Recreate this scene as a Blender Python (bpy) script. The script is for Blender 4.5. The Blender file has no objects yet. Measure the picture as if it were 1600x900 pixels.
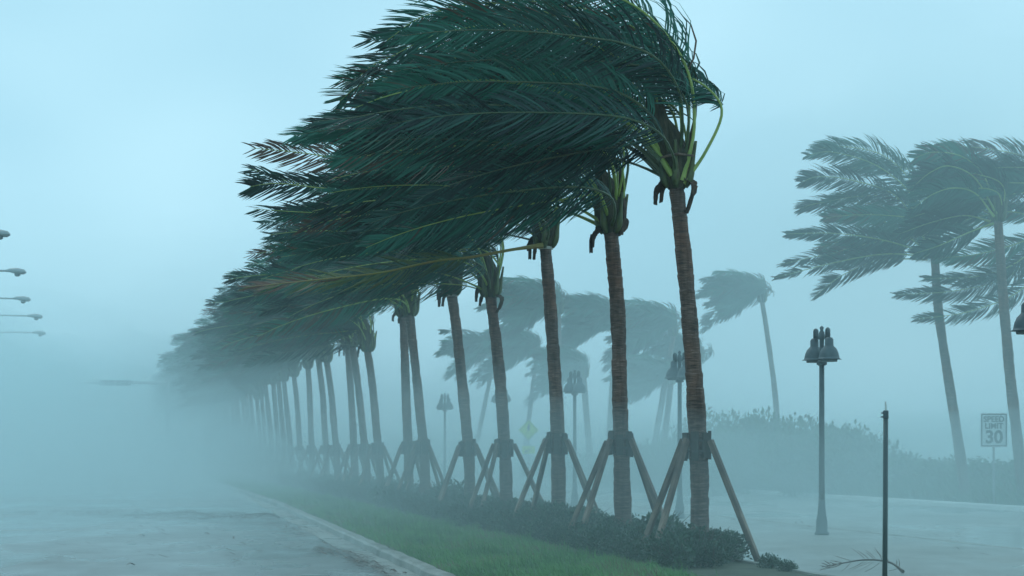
import bpy, math, random
import numpy as np
from mathutils import Vector, Matrix, noise

S = bpy.context.scene
COL = S.collection
R = math.radians

# ------------------------------------------------------------------ camera
F = 3500.0            # focal length in pixels of the 1600 px wide photograph
CAMZ = 1.80           # eye height above the road
HOR = 705.0           # horizon row
VPX = 190.0           # where the street vanishes
SLOPE = (VPX - 800.0) / F     # the street drifts left as it runs away

cd = bpy.data.cameras.new("camera")
cam = bpy.data.objects.new("camera", cd)
COL.objects.link(cam)
cd.sensor_width = 36.0
cd.lens = F / 1600.0 * 36.0
cd.shift_y = (HOR - 450.0) / 1600.0
cd.clip_start = 0.5
cd.clip_end = 6000.0
cam.location = (0, 0, CAMZ)
cam.rotation_euler = (R(90), 0, 0)
cd.dof.use_dof = True
cd.dof.focus_distance = 38.0
cd.dof.aperture_fstop = 3.5
S.camera = cam

# ------------------------------------------------------------------ world, sun, exposure
W = bpy.data.worlds.new("World")
S.world = W
W.use_nodes = True
nt = W.node_tree
nt.nodes.clear()
out = nt.nodes.new("ShaderNodeOutputWorld")
sky = nt.nodes.new("ShaderNodeTexSky")
sky.sky_type = 'NISHITA'
sky.sun_disc = False
sky.sun_elevation = R(52)
sky.sun_rotation = R(35)
sky.air_density = 1.0
sky.dust_density = 4.0
bgs = nt.nodes.new("ShaderNodeBackground")
bgs.inputs[1].default_value = 0.10
nt.links.new(sky.outputs[0], bgs.inputs[0])
bgc = nt.nodes.new("ShaderNodeBackground")       # the storm overcast in front of the blue
tc = nt.nodes.new("ShaderNodeTexCoord")
mp = nt.nodes.new("ShaderNodeMapping")
mp.inputs['Scale'].default_value = (1.6, 1.6, 3.0)
ns = nt.nodes.new("ShaderNodeTexNoise")
ns.inputs['Scale'].default_value = 2.6
ns.inputs['Detail'].default_value = 2.0
rmp = nt.nodes.new("ShaderNodeValToRGB")
rmp.color_ramp.elements[0].position = 0.3
rmp.color_ramp.elements[0].color = (0.38, 0.74, 0.92, 1)
rmp.color_ramp.elements[1].position = 0.75
rmp.color_ramp.elements[1].color = (0.565, 0.94, 1.10, 1)
nt.links.new(tc.outputs['Generated'], mp.inputs[0])
nt.links.new(mp.outputs[0], ns.inputs[0])
nt.links.new(ns.outputs['Fac'], rmp.inputs[0])
nt.links.new(rmp.outputs[0], bgc.inputs[0])
sz = nt.nodes.new("ShaderNodeSeparateXYZ")        # the overcast is a little brighter low down, all round
mr = nt.nodes.new("ShaderNodeMapRange")
mr.inputs['From Min'].default_value = 0.0
mr.inputs['From Max'].default_value = 0.25
mr.inputs['To Min'].default_value = 1.06
mr.inputs['To Max'].default_value = 1.0
nt.links.new(tc.outputs['Generated'], sz.inputs[0])
nt.links.new(sz.outputs[2], mr.inputs[0])
nt.links.new(mr.outputs[0], bgc.inputs[1])
mx = nt.nodes.new("ShaderNodeMixShader")
mx.inputs[0].default_value = 0.88
nt.links.new(bgs.outputs[0], mx.inputs[1])
nt.links.new(bgc.outputs[0], mx.inputs[2])
nt.links.new(mx.outputs[0], out.inputs[0])

sd = bpy.data.lights.new("sun", 'SUN')
sd.energy = 0.5
sd.angle = R(30)
sd.color = (0.95, 1.0, 0.96)
sun = bpy.data.objects.new("sun", sd)
COL.objects.link(sun)
sun.location = (20, 20, 60)
sun.rotation_euler = (R(38), 0, R(-145))

S.view_settings.view_transform = 'Standard'
S.view_settings.look = 'None'
S.view_settings.gamma = 1.0
S.view_settings.exposure = 0.0
S.cycles.volume_bounces = 4
S.cycles.max_bounces = 8
S.cycles.transparent_max_bounces = 8

MIST_G = 0.72
SPRAY, BANK, CLOUD, CURTAIN, CURTAIN_L = 0.013, 0.0042, 0.012, 0.0125, 0.026   # densities of the mist bodies

# ------------------------------------------------------------------ helpers
def P(C, Y, z=0.0):
    """a point C metres across the street and Y metres away from the camera"""
    return Vector((SLOPE * Y + C, Y, z))

def px(u, v, Y):
    return Vector(((u - 800.0) * Y / F, Y, CAMZ + (HOR - v) * Y / F))

def tag(o, label=None, cat=None, group=None, kind=None):
    if label: o['label'] = label
    if cat: o['category'] = cat
    if group: o['group'] = group
    if kind: o['kind'] = kind
    return o

def empty(name, loc=(0, 0, 0), rz=0.0):
    o = bpy.data.objects.new(name, None)
    COL.objects.link(o)
    o.empty_display_size = 0.3
    o.location = loc
    o.rotation_euler = (0, 0, rz)
    return o

def link(name, me, parent=None, loc=None):
    o = bpy.data.objects.new(name, me)
    COL.objects.link(o)
    if parent: o.parent = parent
    if loc is not None: o.location = loc
    return o

def copy_tree(o, parent=None):
    c = o.copy()
    COL.objects.link(c)
    if parent: c.parent = parent
    for ch in list(o.children):
        copy_tree(ch, c)
    return c

class MB:
    """collects vertices and faces of one mesh"""
    def __init__(s):
        s.v, s.f, s.m, s.a = [], [], [], []
    def add(s, vs, fs, mi=0, att=None):
        b = len(s.v)
        s.v.extend(vs)
        s.f.extend([tuple(b + i for i in f) for f in fs])
        s.m.extend([mi] * len(fs))
        s.a.extend(att if att is not None else [(0.5, 0.5, 0.5)] * len(vs))
    def box(s, c, size, mi=0, rot=None):
        hx, hy, hz = size[0] / 2, size[1] / 2, size[2] / 2
        vs = [Vector((x, y, z)) for x in (-hx, hx) for y in (-hy, hy) for z in (-hz, hz)]
        if rot is not None: vs = [rot @ v for v in vs]
        vs = [v + Vector(c) for v in vs]
        s.add(vs, [(0, 1, 3, 2), (4, 6, 7, 5), (0, 4, 5, 1), (2, 3, 7, 6), (0, 2, 6, 4), (1, 5, 7, 3)], mi)
    def tube(s, pts, rads, n=10, mi=0, cap=True, flat=1.0, att=None):
        pts = [Vector(p) for p in pts]
        up = Vector((0.13, 1, 0.05)).normalized()
        vs = []
        for i, p in enumerate(pts):
            t = (pts[min(i + 1, len(pts) - 1)] - pts[max(i - 1, 0)]).normalized()
            a = t.cross(up)
            if a.length < 1e-3: a = t.cross(Vector((1, 0, 0)))
            a.normalize()
            b = t.cross(a)
            for k in range(n):
                an = 2 * math.pi * k / n
                vs.append(p + a * (math.cos(an) * rads[i] * flat) + b * (math.sin(an) * rads[i]))
        fs = []
        for i in range(len(pts) - 1):
            for k in range(n):
                k2 = (k + 1) % n
                fs.append((i * n + k, i * n + k2, (i + 1) * n + k2, (i + 1) * n + k))
        if cap:
            fs.append(tuple(range(n - 1, -1, -1)))
            fs.append(tuple((len(pts) - 1) * n + k for k in range(n)))
        s.add(vs, fs, mi, [att] * len(vs) if att else None)
    def mesh(s, name, mats, smooth=False, bevel=0):
        me = bpy.data.meshes.new(name)
        me.from_pydata([tuple(v) for v in s.v], [], s.f)
        if not isinstance(mats, (list, tuple)): mats = [mats]
        for m in mats: me.materials.append(m)
        if len(mats) > 1: me.polygons.foreach_set('material_index', s.m)
        ca = me.attributes.new('tint', 'FLOAT_VECTOR', 'POINT')
        ca.data.foreach_set('vector', np.array(s.a, dtype=np.float32).ravel())
        if smooth: me.polygons.foreach_set('use_smooth', [True] * len(me.polygons))
        me.update()
        return me

def lathe(mb, prof, n=20, mi=0, c=(0, 0, 0), close=True):
    vs, fs = [], []
    for r, z in prof:
        for k in range(n):
            a = 2 * math.pi * k / n
            vs.append(Vector((c[0] + r * math.cos(a), c[1] + r * math.sin(a), c[2] + z)))
    for i in range(len(prof) - 1):
        for k in range(n):
            k2 = (k + 1) % n
            fs.append((i * n + k, i * n + k2, (i + 1) * n + k2, (i + 1) * n + k))
    if close:
        fs.append(tuple(range(n - 1, -1, -1)))
        fs.append(tuple((len(prof) - 1) * n + k for k in range(n)))
    mb.add(vs, fs, mi)

# ------------------------------------------------------------------ materials
def nmat(name):
    m = bpy.data.materials.new(name)
    m.use_nodes = True
    t = m.node_tree
    b = t.nodes['Principled BSDF']
    return m, t, b

def noise_node(t, scale, detail=4, coord='Object', mscale=(1, 1, 1), rough=0.55):
    c = t.nodes.new("ShaderNodeTexCoord")
    m = t.nodes.new("ShaderNodeMapping")
    m.inputs['Scale'].default_value = mscale
    n = t.nodes.new("ShaderNodeTexNoise")
    n.inputs['Scale'].default_value = scale
    n.inputs['Detail'].default_value = detail
    n.inputs['Roughness'].default_value = rough
    t.links.new(c.outputs[coord], m.inputs[0])
    t.links.new(m.outputs[0], n.inputs[0])
    return n.outputs['Fac']

def ramp(t, fac, stops):
    r = t.nodes.new("ShaderNodeValToRGB")
    e = r.color_ramp.elements
    while len(e) > 2: e.remove(e[-1])
    for i, (p, c) in enumerate(stops):
        if i < 2:
            e[i].position = p
        else:
            e.new(p)
        e[i].color = (*c, 1)
    t.links.new(fac, r.inputs[0])
    return r.outputs[0]

def mixc(t, fac, a, b, mode='MIX'):
    m = t.nodes.new("ShaderNodeMix")
    m.data_type = 'RGBA'
    m.blend_type = mode
    if isinstance(fac, (int, float)): m.inputs[0].default_value = fac
    else: t.links.new(fac, m.inputs[0])
    for i, x in ((6, a), (7, b)):
        if isinstance(x, tuple): m.inputs[i].default_value = (*x, 1)
        else: t.links.new(x, m.inputs[i])
    return m.outputs[2]

def bump(t, b, h, strength=0.4, dist=0.02):
    n = t.nodes.new("ShaderNodeBump")
    n.inputs['Strength'].default_value = strength
    n.inputs['Distance'].default_value = dist
    t.links.new(h, n.inputs['Height'])
    t.links.new(n.outputs[0], b.inputs['Normal'])

def simple(name, stops, scale=6, mscale=(1, 1, 1), rough=0.5, bs=0.3, bd=0.01, metal=0, coord='Object'):
    m, t, b = nmat(name)
    f = noise_node(t, scale, 5, coord, mscale)
    t.links.new(ramp(t, f, stops), b.inputs['Base Color'])
    b.inputs['Roughness'].default_value = rough
    b.inputs['Metallic'].default_value = metal
    if bs: bump(t, b, f, bs, bd)
    return m

def leafmat(name, dark, mid, dry, dryness=0.82, rough=0.5, trans=0.06):
    """leaf blade: each leaflet has its own tint, tips of some are brown"""
    m, t, b = nmat(name)
    at = t.nodes.new("ShaderNodeAttribute")
    at.attribute_name = 'tint'
    sp = t.nodes.new("ShaderNodeSeparateXYZ")
    t.links.new(at.outputs['Vector'], sp.inputs[0])
    c1 = ramp(t, sp.outputs[0], [(0.0, dark), (dryness, mid), (min(dryness + 0.06, 1.0), dry)])
    c2 = ramp(t, sp.outputs[1], [(0.86, (0, 0, 0)), (1.0, (0.6, 0.6, 0.6))])
    c = mixc(t, c2, c1, dry)
    t.links.new(c, b.inputs['Base Color'])
    b.inputs['Roughness'].default_value = rough
    b.inputs['Specular IOR Level'].default_value = 0.4
    tr = t.nodes.new("ShaderNodeBsdfTranslucent")
    t.links.new(c, tr.inputs[0])
    ms = t.nodes.new("ShaderNodeMixShader")
    ms.inputs[0].default_value = trans
    t.links.new(b.outputs[0], ms.inputs[1])
    t.links.new(tr.outputs[0], ms.inputs[2])
    t.links.new(ms.outputs[0], t.nodes['Material Output'].inputs[0])
    return m

M = {}
M['leaf'] = leafmat('palm leaflet', (0.001, 0.014, 0.014), (0.020, 0.165, 0.105), (0.10, 0.055, 0.035), 0.93)
M['leaf_dry'] = leafmat('drying palm leaflet', (0.045, 0.075, 0.02), (0.10, 0.13, 0.03), (0.13, 0.06, 0.035), 0.55)
M['stem'] = simple('palm midrib', [(0.3, (0.18, 0.28, 0.05)), (0.7, (0.38, 0.44, 0.11))], 3, rough=0.4, bs=0)
M['stem_dark'] = simple('palm midrib dark', [(0.3, (0.04, 0.075, 0.035)), (0.7, (0.09, 0.12, 0.05))], 3, rough=0.4, bs=0)
M['stem_dry'] = simple('palm midrib yellowed', [(0.3, (0.24, 0.22, 0.04)), (0.7, (0.30, 0.18, 0.06))], 3, rough=0.45, bs=0)
M['fibre'] = simple('palm fibre', [(0.3, (0.022, 0.025, 0.018)), (0.55, (0.06, 0.055, 0.03)), (0.75, (0.10, 0.075, 0.045))], 5, (3, 3, 0.7), 0.85, 0.8, 0.03)
M['sheath'] = simple('green leaf base', [(0.35, (0.035, 0.06, 0.025)), (0.58, (0.10, 0.12, 0.04)), (0.72, (0.07, 0.05, 0.03))], 4, (3, 3, 0.6), 0.5, 0.3, 0.01)
M['husk'] = simple('dead leaf sheath', [(0.3, (0.03, 0.02, 0.015)), (0.7, (0.11, 0.07, 0.05))], 9, rough=0.9, bs=0.6)
M['coconut'] = simple('green coconut', [(0.3, (0.06, 0.13, 0.03)), (0.7, (0.11, 0.19, 0.05))], 5, rough=0.35, bs=0)

def trunkmat():
    m, t, b = nmat('palm bark')
    fine = noise_node(t, 5, 6, 'Object', (1.0, 1.0, 9.0), 0.7)
    big = noise_node(t, 0.9, 3, 'Object', (1, 1, 0.8))
    c1 = ramp(t, fine, [(0.30, (0.03, 0.02, 0.016)), (0.48, (0.13, 0.08, 0.06)), (0.60, (0.22, 0.135, 0.105)), (0.72, (0.42, 0.33, 0.29))])
    c2 = ramp(t, fine, [(0.30, (0.045, 0.022, 0.014)), (0.58, (0.26, 0.115, 0.07)), (0.8, (0.36, 0.22, 0.17))])
    f = ramp(t, big, [(0.48, (0, 0, 0)), (0.62, (0.85, 0.85, 0.85))])
    st = noise_node(t, 2.2, 4, 'Object', (4.0, 4.0, 0.5), 0.6)
    sf = ramp(t, st, [(0.40, (0.62, 0.60, 0.60)), (0.58, (1, 1, 1))])
    t.links.new(mixc(t, 1.0, mixc(t, f, c1, c2), sf, 'MULTIPLY'), b.inputs['Base Color'])
    b.inputs['Roughness'].default_value = 0.6
    bump(t, b, fine, 0.9, 0.03)
    return m
M['bark'] = trunkmat()
M['timber'] = simple('wet timber', [(0.3, (0.045, 0.030, 0.022)), (0.52, (0.14, 0.09, 0.065)), (0.70, (0.30, 0.20, 0.145))], 4, (2.0, 2.0, 0.7), 0.55, 0.5, 0.01, coord='Object')
M['timber_dark'] = simple('dark wet timber', [(0.3, (0.022, 0.024, 0.02)), (0.7, (0.075, 0.062, 0.05))], 6, (2, 2, 0.6), 0.55, 0.5, 0.01)
M['strap'] = simple('steel strap', [(0.3, (0.04, 0.04, 0.04)), (0.7, (0.10, 0.09, 0.08))], 8, rough=0.4, metal=0.4)
M['tape'] = simple('pale strap', [(0.3, (0.35, 0.33, 0.28)), (0.7, (0.6, 0.56, 0.48))], 8, rough=0.6)
M['lamp_metal'] = simple('lamp paint', [(0.3, (0.05, 0.075, 0.085)), (0.7, (0.08, 0.11, 0.12))], 12, rough=0.45, bs=0.1)
M['lamp_lens'] = simple('lamp lens', [(0.3, (0.10, 0.13, 0.13)), (0.7, (0.14, 0.17, 0.17))], 6, rough=0.2, bs=0)
M['galv'] = simple('galvanised steel', [(0.3, (0.30, 0.33, 0.33)), (0.7, (0.40, 0.43, 0.43))], 14, rough=0.45, metal=0.5, bs=0.1)
M['pole'] = simple('painted steel', [(0.3, (0.035, 0.06, 0.06)), (0.7, (0.07, 0.10, 0.10))], 10, (1, 1, 0.3), 0.35, 0.1)
M['clearcap'] = simple('bleached plastic', [(0.3, (0.45, 0.5, 0.48)), (0.7, (0.6, 0.62, 0.6))], 20, rough=0.35, bs=0)
M['sign_white'] = simple('sign sheet', [(0.3, (0.74, 0.76, 0.76)), (0.7, (0.80, 0.81, 0.80))], 4, rough=0.45, bs=0)
M['sign_black'] = simple('sign ink', [(0.3, (0.015, 0.016, 0.018)), (0.7, (0.022, 0.023, 0.025))], 4, rough=0.5, bs=0)
M['sign_yellow'] = simple('fluorescent yellow sheet', [(0.3, (0.62, 0.80, 0.04)), (0.7, (0.70, 0.85, 0.06))], 4, rough=0.45, bs=0)

def wetmat(name, stops, scale, mscale=(1, 1, 1), r0=0.12, r1=0.5, bd=0.004, detail=6, silt=None):
    m, t, b = nmat(name)
    f = noise_node(t, scale, detail, 'Object', mscale, 0.62)
    g = noise_node(t, 0.22, 4, 'Object', (1, 0.35, 1), 0.6)
    c = ramp(t, f, stops)
    if silt:
        s = noise_node(t, silt[1], 5, 'Object', (1.0, 0.5, 1), 0.6)
        sf = ramp(t, s, [(silt[2], (0, 0, 0)), (silt[2] + 0.12, (0.85, 0.85, 0.85))])
        c = mixc(t, sf, c, silt[0])
    t.links.new(c, b.inputs['Base Color'])
    mr = t.nodes.new("ShaderNodeMapRange")
    mr.inputs['From Min'].default_value = 0.38
    mr.inputs['From Max'].default_value = 0.62
    mr.inputs['To Min'].default_value = r0
    mr.inputs['To Max'].default_value = r1
    t.links.new(g, mr.inputs[0])
    t.links.new(mr.outputs[0], b.inputs['Roughness'])
    b.inputs['IOR'].default_value = 1.4
    h = noise_node(t, 9, 4, 'Object', (1, 1, 1), 0.7)
    bump(t, b, h, 0.5, bd)
    return m
M['road'] = wetmat('wet asphalt', [(0.3, (0.16, 0.165, 0.155)), (0.7, (0.27, 0.275, 0.26))], 1.4, (1, 0.6, 1), 0.07, 0.42, 0.006, silt=((0.10, 0.07, 0.05), 0.20, 0.515))
M['paving'] = wetmat('wet paving', [(0.3, (0.20, 0.21, 0.19)), (0.7, (0.30, 0.31, 0.28))], 0.9, (1, 0.7, 1), 0.15, 0.55, 0.005)
M['gutter'] = wetmat('gutter concrete', [(0.3, (0.24, 0.23, 0.20)), (0.7, (0.42, 0.41, 0.37))], 3.0, (1, 0.4, 1), 0.2, 0.6, 0.006, silt=((0.10, 0.085, 0.06), 0.5, 0.56))
M['kerb'] = wetmat('kerb concrete', [(0.3, (0.16, 0.155, 0.13)), (0.7, (0.36, 0.35, 0.31))], 3.0, (1, 0.5, 1), 0.35, 0.7, 0.01, silt=((0.07, 0.07, 0.045), 0.9, 0.52))
M['kerb_white'] = simple('painted kerb', [(0.3, (0.60, 0.60, 0.57)), (0.7, (0.78, 0.78, 0.75))], 2, rough=0.4)
M['paint'] = simple('worn road paint', [(0.35, (0.30, 0.30, 0.28)), (0.7, (0.62, 0.62, 0.60))], 5, rough=0.35)
M['soil'] = simple('dark wet soil', [(0.3, (0.03, 0.04, 0.022)), (0.7, (0.08, 0.09, 0.045))], 2.5, rough=0.8, bs=0.8, bd=0.04)
M['ground'] = simple('sandy ground', [(0.3, (0.30, 0.30, 0.24)), (0.7, (0.44, 0.42, 0.36))], 0.5, rough=0.8)
M['grass'] = leafmat('grass blade', (0.055, 0.16, 0.045), (0.17, 0.38, 0.11), (0.19, 0.18, 0.09), 0.85, 0.5, 0.2)
M['shrub'] = leafmat('shrub leaf', (0.018, 0.055, 0.032), (0.05, 0.11, 0.06), (0.10, 0.10, 0.06), 0.95, 0.35, 0.1)
M['dune'] = leafmat('seaside shrub leaf', (0.02, 0.08, 0.025), (0.06, 0.16, 0.045), (0.14, 0.11, 0.06), 0.9, 0.45, 0.1)
M['twig'] = simple('twig', [(0.3, (0.05, 0.04, 0.03)), (0.7, (0.12, 0.09, 0.07))], 5, rough=0.8, bs=0)
M['litter'] = simple('dead leaf', [(0.3, (0.05, 0.025, 0.015)), (0.7, (0.14, 0.075, 0.045))], 3, rough=0.6, bs=0)
M['stucco'] = simple('stucco', [(0.3, (0.35, 0.36, 0.36)), (0.7, (0.42, 0.42, 0.41))], 0.6, rough=0.8)

# ------------------------------------------------------------------ setting: ground, street, kerbs
Y0, Y1 = 12.0, 700.0
ys = [Y0]
while ys[-1] < Y1: ys.append(ys[-1] + max(0.5, ys[-1] * 0.02))

def bend(c, Y):
    """the near kerb swings a little towards the road close to the camera"""
    return c + (-0.50 + 0.80 * min(1.0, max(0.0, (Y - 31) / 44.0)) if 4.2 < c < 5.1 else 0.0)

def strip(name, C0, C1, z, mat, jit=0.0, n=2, kind='structure'):
    mb = MB()
    vs, fs = [], []
    for Y in ys:
        for k in range(n):
            c = bend(C0 + (C1 - C0) * k / (n - 1), Y)
            if jit and k == 0: c += jit * (noise.noise(Vector((Y * 0.9, C0, 3.0))) + 0.5 * noise.noise(Vector((Y * 4.1, C0, 9.0))))
            vs.append(P(c, Y, z))
    for i in range(len(ys) - 1):
        for k in range(n - 1):
            fs.append((i * n + k, i * n + k + 1, (i + 1) * n + k + 1, (i + 1) * n + k))
    mb.add(vs, fs)
    o = link(name, mb.mesh(name, mat))
    return tag(o, kind=kind)

def rail(name, prof, mat, jit=0.0):
    """a long profile (C, z) swept along the street"""
    mb = MB()
    vs, fs = [], []
    n = len(prof)
    for Y in ys:
        j = jit * (noise.noise(Vector((Y * 0.8, prof[0][0], 3.0))) + 0.6 * noise.noise(Vector((Y * 5.3, prof[0][0], 9.0))))
        for q, (c, z) in enumerate(prof):
            vs.append(P(bend(c, Y) + j, Y, z + (jit * 0.25 * noise.noise(Vector((Y * 3.0, q * 3.1, 1.0))) if 0 < q < n - 1 else 0)))
    for i in range(len(ys) - 1):
        for k in range(n - 1):
            fs.append((i * n + k, i * n + k + 1, (i + 1) * n + k + 1, (i + 1) * n + k))
    mb.add(vs, fs)
    o = link(name, mb.mesh(name, mat, smooth=False))
    return tag(o, kind='structure')

g = MB()
g.add([Vector((-2500, -60, -0.04)), Vector((2500, -60, -0.04)), Vector((2500, 3200, -0.04)), Vector((-2500, 3200, -0.04))], [(0, 1, 2, 3)])
tag(link('ground', g.mesh('ground', M['ground'])), kind='structure')
strip('road', -9.0, 4.32, 0.0, M['road'])
strip('gutter', 4.30, 4.78, 0.004, M['gutter'], jit=0.05)
rail('kerb', [(4.76, -0.02), (4.78, 0.10), (4.83, 0.13), (4.98, 0.135), (5.02, 0.08)], M['kerb'], 0.05)
strip('planting_bed', 4.99, 9.47, 0.10, M['soil'], n=6)
rail('kerb', [(9.45, 0.06), (9.46, 0.13), (9.58, 0.13), (9.60, -0.02)], M['kerb'], 0.02)
strip('pavement', 9.59, 16.2, 0.03, M['paving'])
rail('kerb', [(16.18, 0.02), (16.19, 0.036), (16.36, 0.034), (16.40, -0.09)], M['kerb'], 0.01)
strip('road', 16.38, 26.6, -0.02, M['paving'])
strip('gutter', 26.58, 27.0, -0.012, M['gutter'])
rail('kerb', [(26.98, -0.03), (27.0, 0.12), (27.05, 0.15), (27.25, 0.15), (27.3, 0.0)], M['kerb_white'])
strip('verge', 27.28, 60.0, 0.06, M['soil'])
rail('kerb', [(-9.4, -0.03), (-9.35, 0.13), (-9.05, 0.13), (-9.0, -0.02)], M['kerb'])
strip('pavement', -14.0, -9.38, 0.10, M['paving'])
def lane_dash(C, Ya, Yb):
    mb = MB()
    mb.add([P(C - .05, Ya, .007), P(C + .05, Ya, .007), P(C + .05, Yb, .007), P(C - .05, Yb, .007)], [(0, 1, 2, 3)])
    tag(link('lane_marking', mb.mesh('lane_marking', M['paint'])), kind='structure')

# ------------------------------------------------------------------ grass and litter (nobody could count them)
rg = random.Random(5)
mb = MB()
def blade(mb, p, h, w, lean, rr):
    a = rr.uniform(0, math.pi)
    d = Vector((math.cos(a), math.sin(a), 0)) * w
    mid = p + Vector((lean * 0.35 - rr.uniform(-.2, .2) * h, rr.uniform(-.2, .2) * h, h * 0.6))
    tip = p + Vector((lean - rr.uniform(-.3, .3) * h, rr.uniform(-.4, .4) * h, h))
    t = min(1, max(0, .5 + .8 * noise.noise(Vector((p.x * .9, p.y * .45, 4))) + rr.uniform(-.35, .35)))
    mb.add([p - d, p + d, mid + d * .7, mid - d * .7, tip], [(0, 1, 2, 3), (3, 2, 4)], 0, [(t, 0.2, 0)] * 4 + [(t, 0.85, 0)])
for i in range(52000):
    u = rg.random()
    Y = 29.0 * (150.0 / 29.0) ** (u ** 1.15)
    edge = 7.7 + 0.35 * noise.noise(Vector((Y * 0.5, 0, 0)))
    c = rg.uniform(bend(5.0, Y) + 0.03 + 0.05 * noise.noise(Vector((Y * 2, 0, 0))), edge)
    sc = 1 + max(0, (Y - 45) / 60)
    blade(mb, P(c, Y, 0.10), rg.uniform(0.04, 0.13) * (1 + 1.3 * max(-.5, noise.noise(Vector((c * 2.4, Y * .9, 0))))) * (2.0 if rg.random() < .03 else 1), 0.006 * sc, -0.05, rg)
o = link('grass', mb.mesh('grass', M['grass']))
tag(o, 'bright green grass strip between the left kerb and the palm hedge', 'grass', kind='stuff')

mb = MB()
def litter(c, Y, n, sc, sy, z=0.012):
    for _ in range(n):
        p = P(c + rg.gauss(0, sc), Y + rg.gauss(0, sy), z)
        a = rg.gauss(math.pi, 0.5)
        l, w = rg.uniform(0.08, 0.45), rg.uniform(0.012, 0.03)
        d = Vector((math.cos(a), math.sin(a), 0)); s = Vector((-d.y, d.x, 0)) * w
        h = rg.uniform(0.0, 0.05)
        mb.add([p - s, p + s, p + d * l * .5 + s + Vector((0, 0, h)), p + d * l * .5 - s + Vector((0, 0, h)), p + d * l], [(0, 1, 2, 3), (3, 2, 4)])
litter(1.2, 63, 320, 1.6, 0.9)
litter(2.6, 60, 260, 1.1, 1.2)
litter(-1.2, 66, 220, 1.8, 0.8)
litter(4.1, 52, 160, 0.3, 6.0)
litter(4.0, 36, 200, 0.12, 3.0)
litter(1.0, 80, 160, 2.2, 1.0)
litter(3.7, 40, 60, 0.2, 1.0)
litter(1.5, 45, 90, 2.0, 6.0)
litter(15.8, 52, 120, 0.6, 8.0, 0.042)
o = link('leaf_litter', mb.mesh('leaf_litter', M['litter']))
tag(o, 'brown palm litter strewn in bands across the wet left road', 'leaf litter', kind='stuff')

# ------------------------------------------------------------------ palm fronds
def catmull(pts, n):
    pts = [Vector(p) for p in pts]
    q = [pts[0] * 2 - pts[1]] + pts + [pts[-1] * 2 - pts[-2]]
    res = []
    segs = len(pts) - 1
    for i in range(n + 1):
        x = i / n * segs
        k = min(int(x), segs - 1)
        t = x - k
        a, b, c, d = q[k], q[k + 1], q[k + 2], q[k + 3]
        res.append(0.5 * ((2 * b) + (c - a) * t + (2 * a - 5 * b + 4 * c - d) * t * t + (3 * b - a - 3 * c + d) * t ** 3))
    return res

WIND = Vector((-1, 0.05, -0.02)).normalized()
def frond(mb, ctrl, rr, roll=None, leaf_len=0.85, n_leaf=96, pet=0.17, base_r=0.05, leaf_w=0.0145, dry=0.0, wind=1.0, droop=0.12, mi_leaf=0, mi_stem=1, cut=1.0, step=1):
    """one feather palm leaf: a tapering midrib and two ranks of wind-combed leaflets"""
    N = 34
    cp = catmull(ctrl, N)
    L = sum((cp[i + 1] - cp[i]).length for i in range(N))
    rad = []
    for i in range(N + 1):
        s = i / N
        rad.append(base_r * (0.55 + 0.45 * max(0, 1 - s * 9)) * (1 - s) ** 0.8 + 0.005)
    mb.tube(cp, rad, 6, mi_stem, flat=0.8)
    if roll is None: roll = rr.uniform(-0.7, 0.7)
    sref = Vector((0.0, math.sin(roll), math.cos(roll)))
    vs, fs, at = [], [], []
    bt = rr.choice((0.0, 0.0, 0.08, 0.25, 0.5, 0.75))
    grp, cj, gap = 0, Vector((0, 0, 0)), False
    for i in range(0, n_leaf, step):
        if grp <= 0:
            grp = rr.randint(2, 7)
            cj = Vector((rr.gauss(0, .13), rr.gauss(0, .16), rr.gauss(0, .15)))
            gap = rr.random() < 0.07
        grp -= 1
        u = pet + (0.995 - pet) * (i + rr.uniform(-.3, .3)) / n_leaf
        u = min(max(u, 0), 0.999)
        x = u * N
        k = int(x)
        p = cp[k].lerp(cp[k + 1], x - k)
        T = (cp[k + 1] - cp[k]).normalized()
        s0 = sref - T * sref.dot(T)
        if s0.length < 0.2: s0 = Vector((0, 1, 0)) - T * T.y
        s0.normalize()
        B = T.cross(s0)
        v = min(1.0, max(0.0, (u - pet) / (1 - pet)))
        prof = 0.30 + 0.90 * min(1, (v + .12) / .35) ** .8 * (1 - v ** 2.2) ** 0.8
        for sg in (-1, 1):
            if gap and rr.random() < 0.75: continue
            ln = leaf_len * prof * rr.uniform(0.8, 1.08)
            if rr.random() > cut: ln *= rr.uniform(0.3, 0.7)
            d0 = (T * (0.60 + 0.9 * v * v) + s0 * sg * 0.85 + B * rr.uniform(-0.12, 0.32)).normalized()
            jt = Vector((rr.gauss(0, .07), rr.gauss(0, .08), rr.gauss(0, .08))) + cj * (1 if sg > 0 else -.6)
            dk = [(d0 + (WIND * wind + Vector((0, 0, -droop * 1.8))) * q_ + jt * min(1, q_ * 3)).normalized() for q_ in (0.10, 0.38, 0.72, 1.05)]
            w = leaf_w * rr.uniform(0.75, 1.15) * step ** 0.7
            bn = (B + jt * 3.0).normalized()
            b = len(vs)
            q = p.copy()
            for d_, l_, w_ in zip(dk, (.22, .27, .27, .24), (.5, 1.0, 1.0, .75)):
                wv = d_.cross(bn).normalized() * (w * w_)
                vs += [q - wv, q + wv]
                q = q + d_ * (ln * l_)
            vs.append(q)
            fs += [(b, b + 1, b + 3, b + 2), (b + 2, b + 3, b + 5, b + 4), (b + 4, b + 5, b + 7, b + 6), (b + 6, b + 7, b + 8)]
            t = min(1.0, max(0, bt + rr.gauss(0.12, 0.14) + dry * max(0, v - .3)))
            e = rr.uniform(0.8, 1.0) if rr.random() < 0.5 else 0.7
            at += [(t, 0.2, 0)] * 6 + [(t, 0.5, 0)] * 2 + [(t, e, 0)]
    mb.add(vs, fs, mi_leaf, at)

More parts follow.
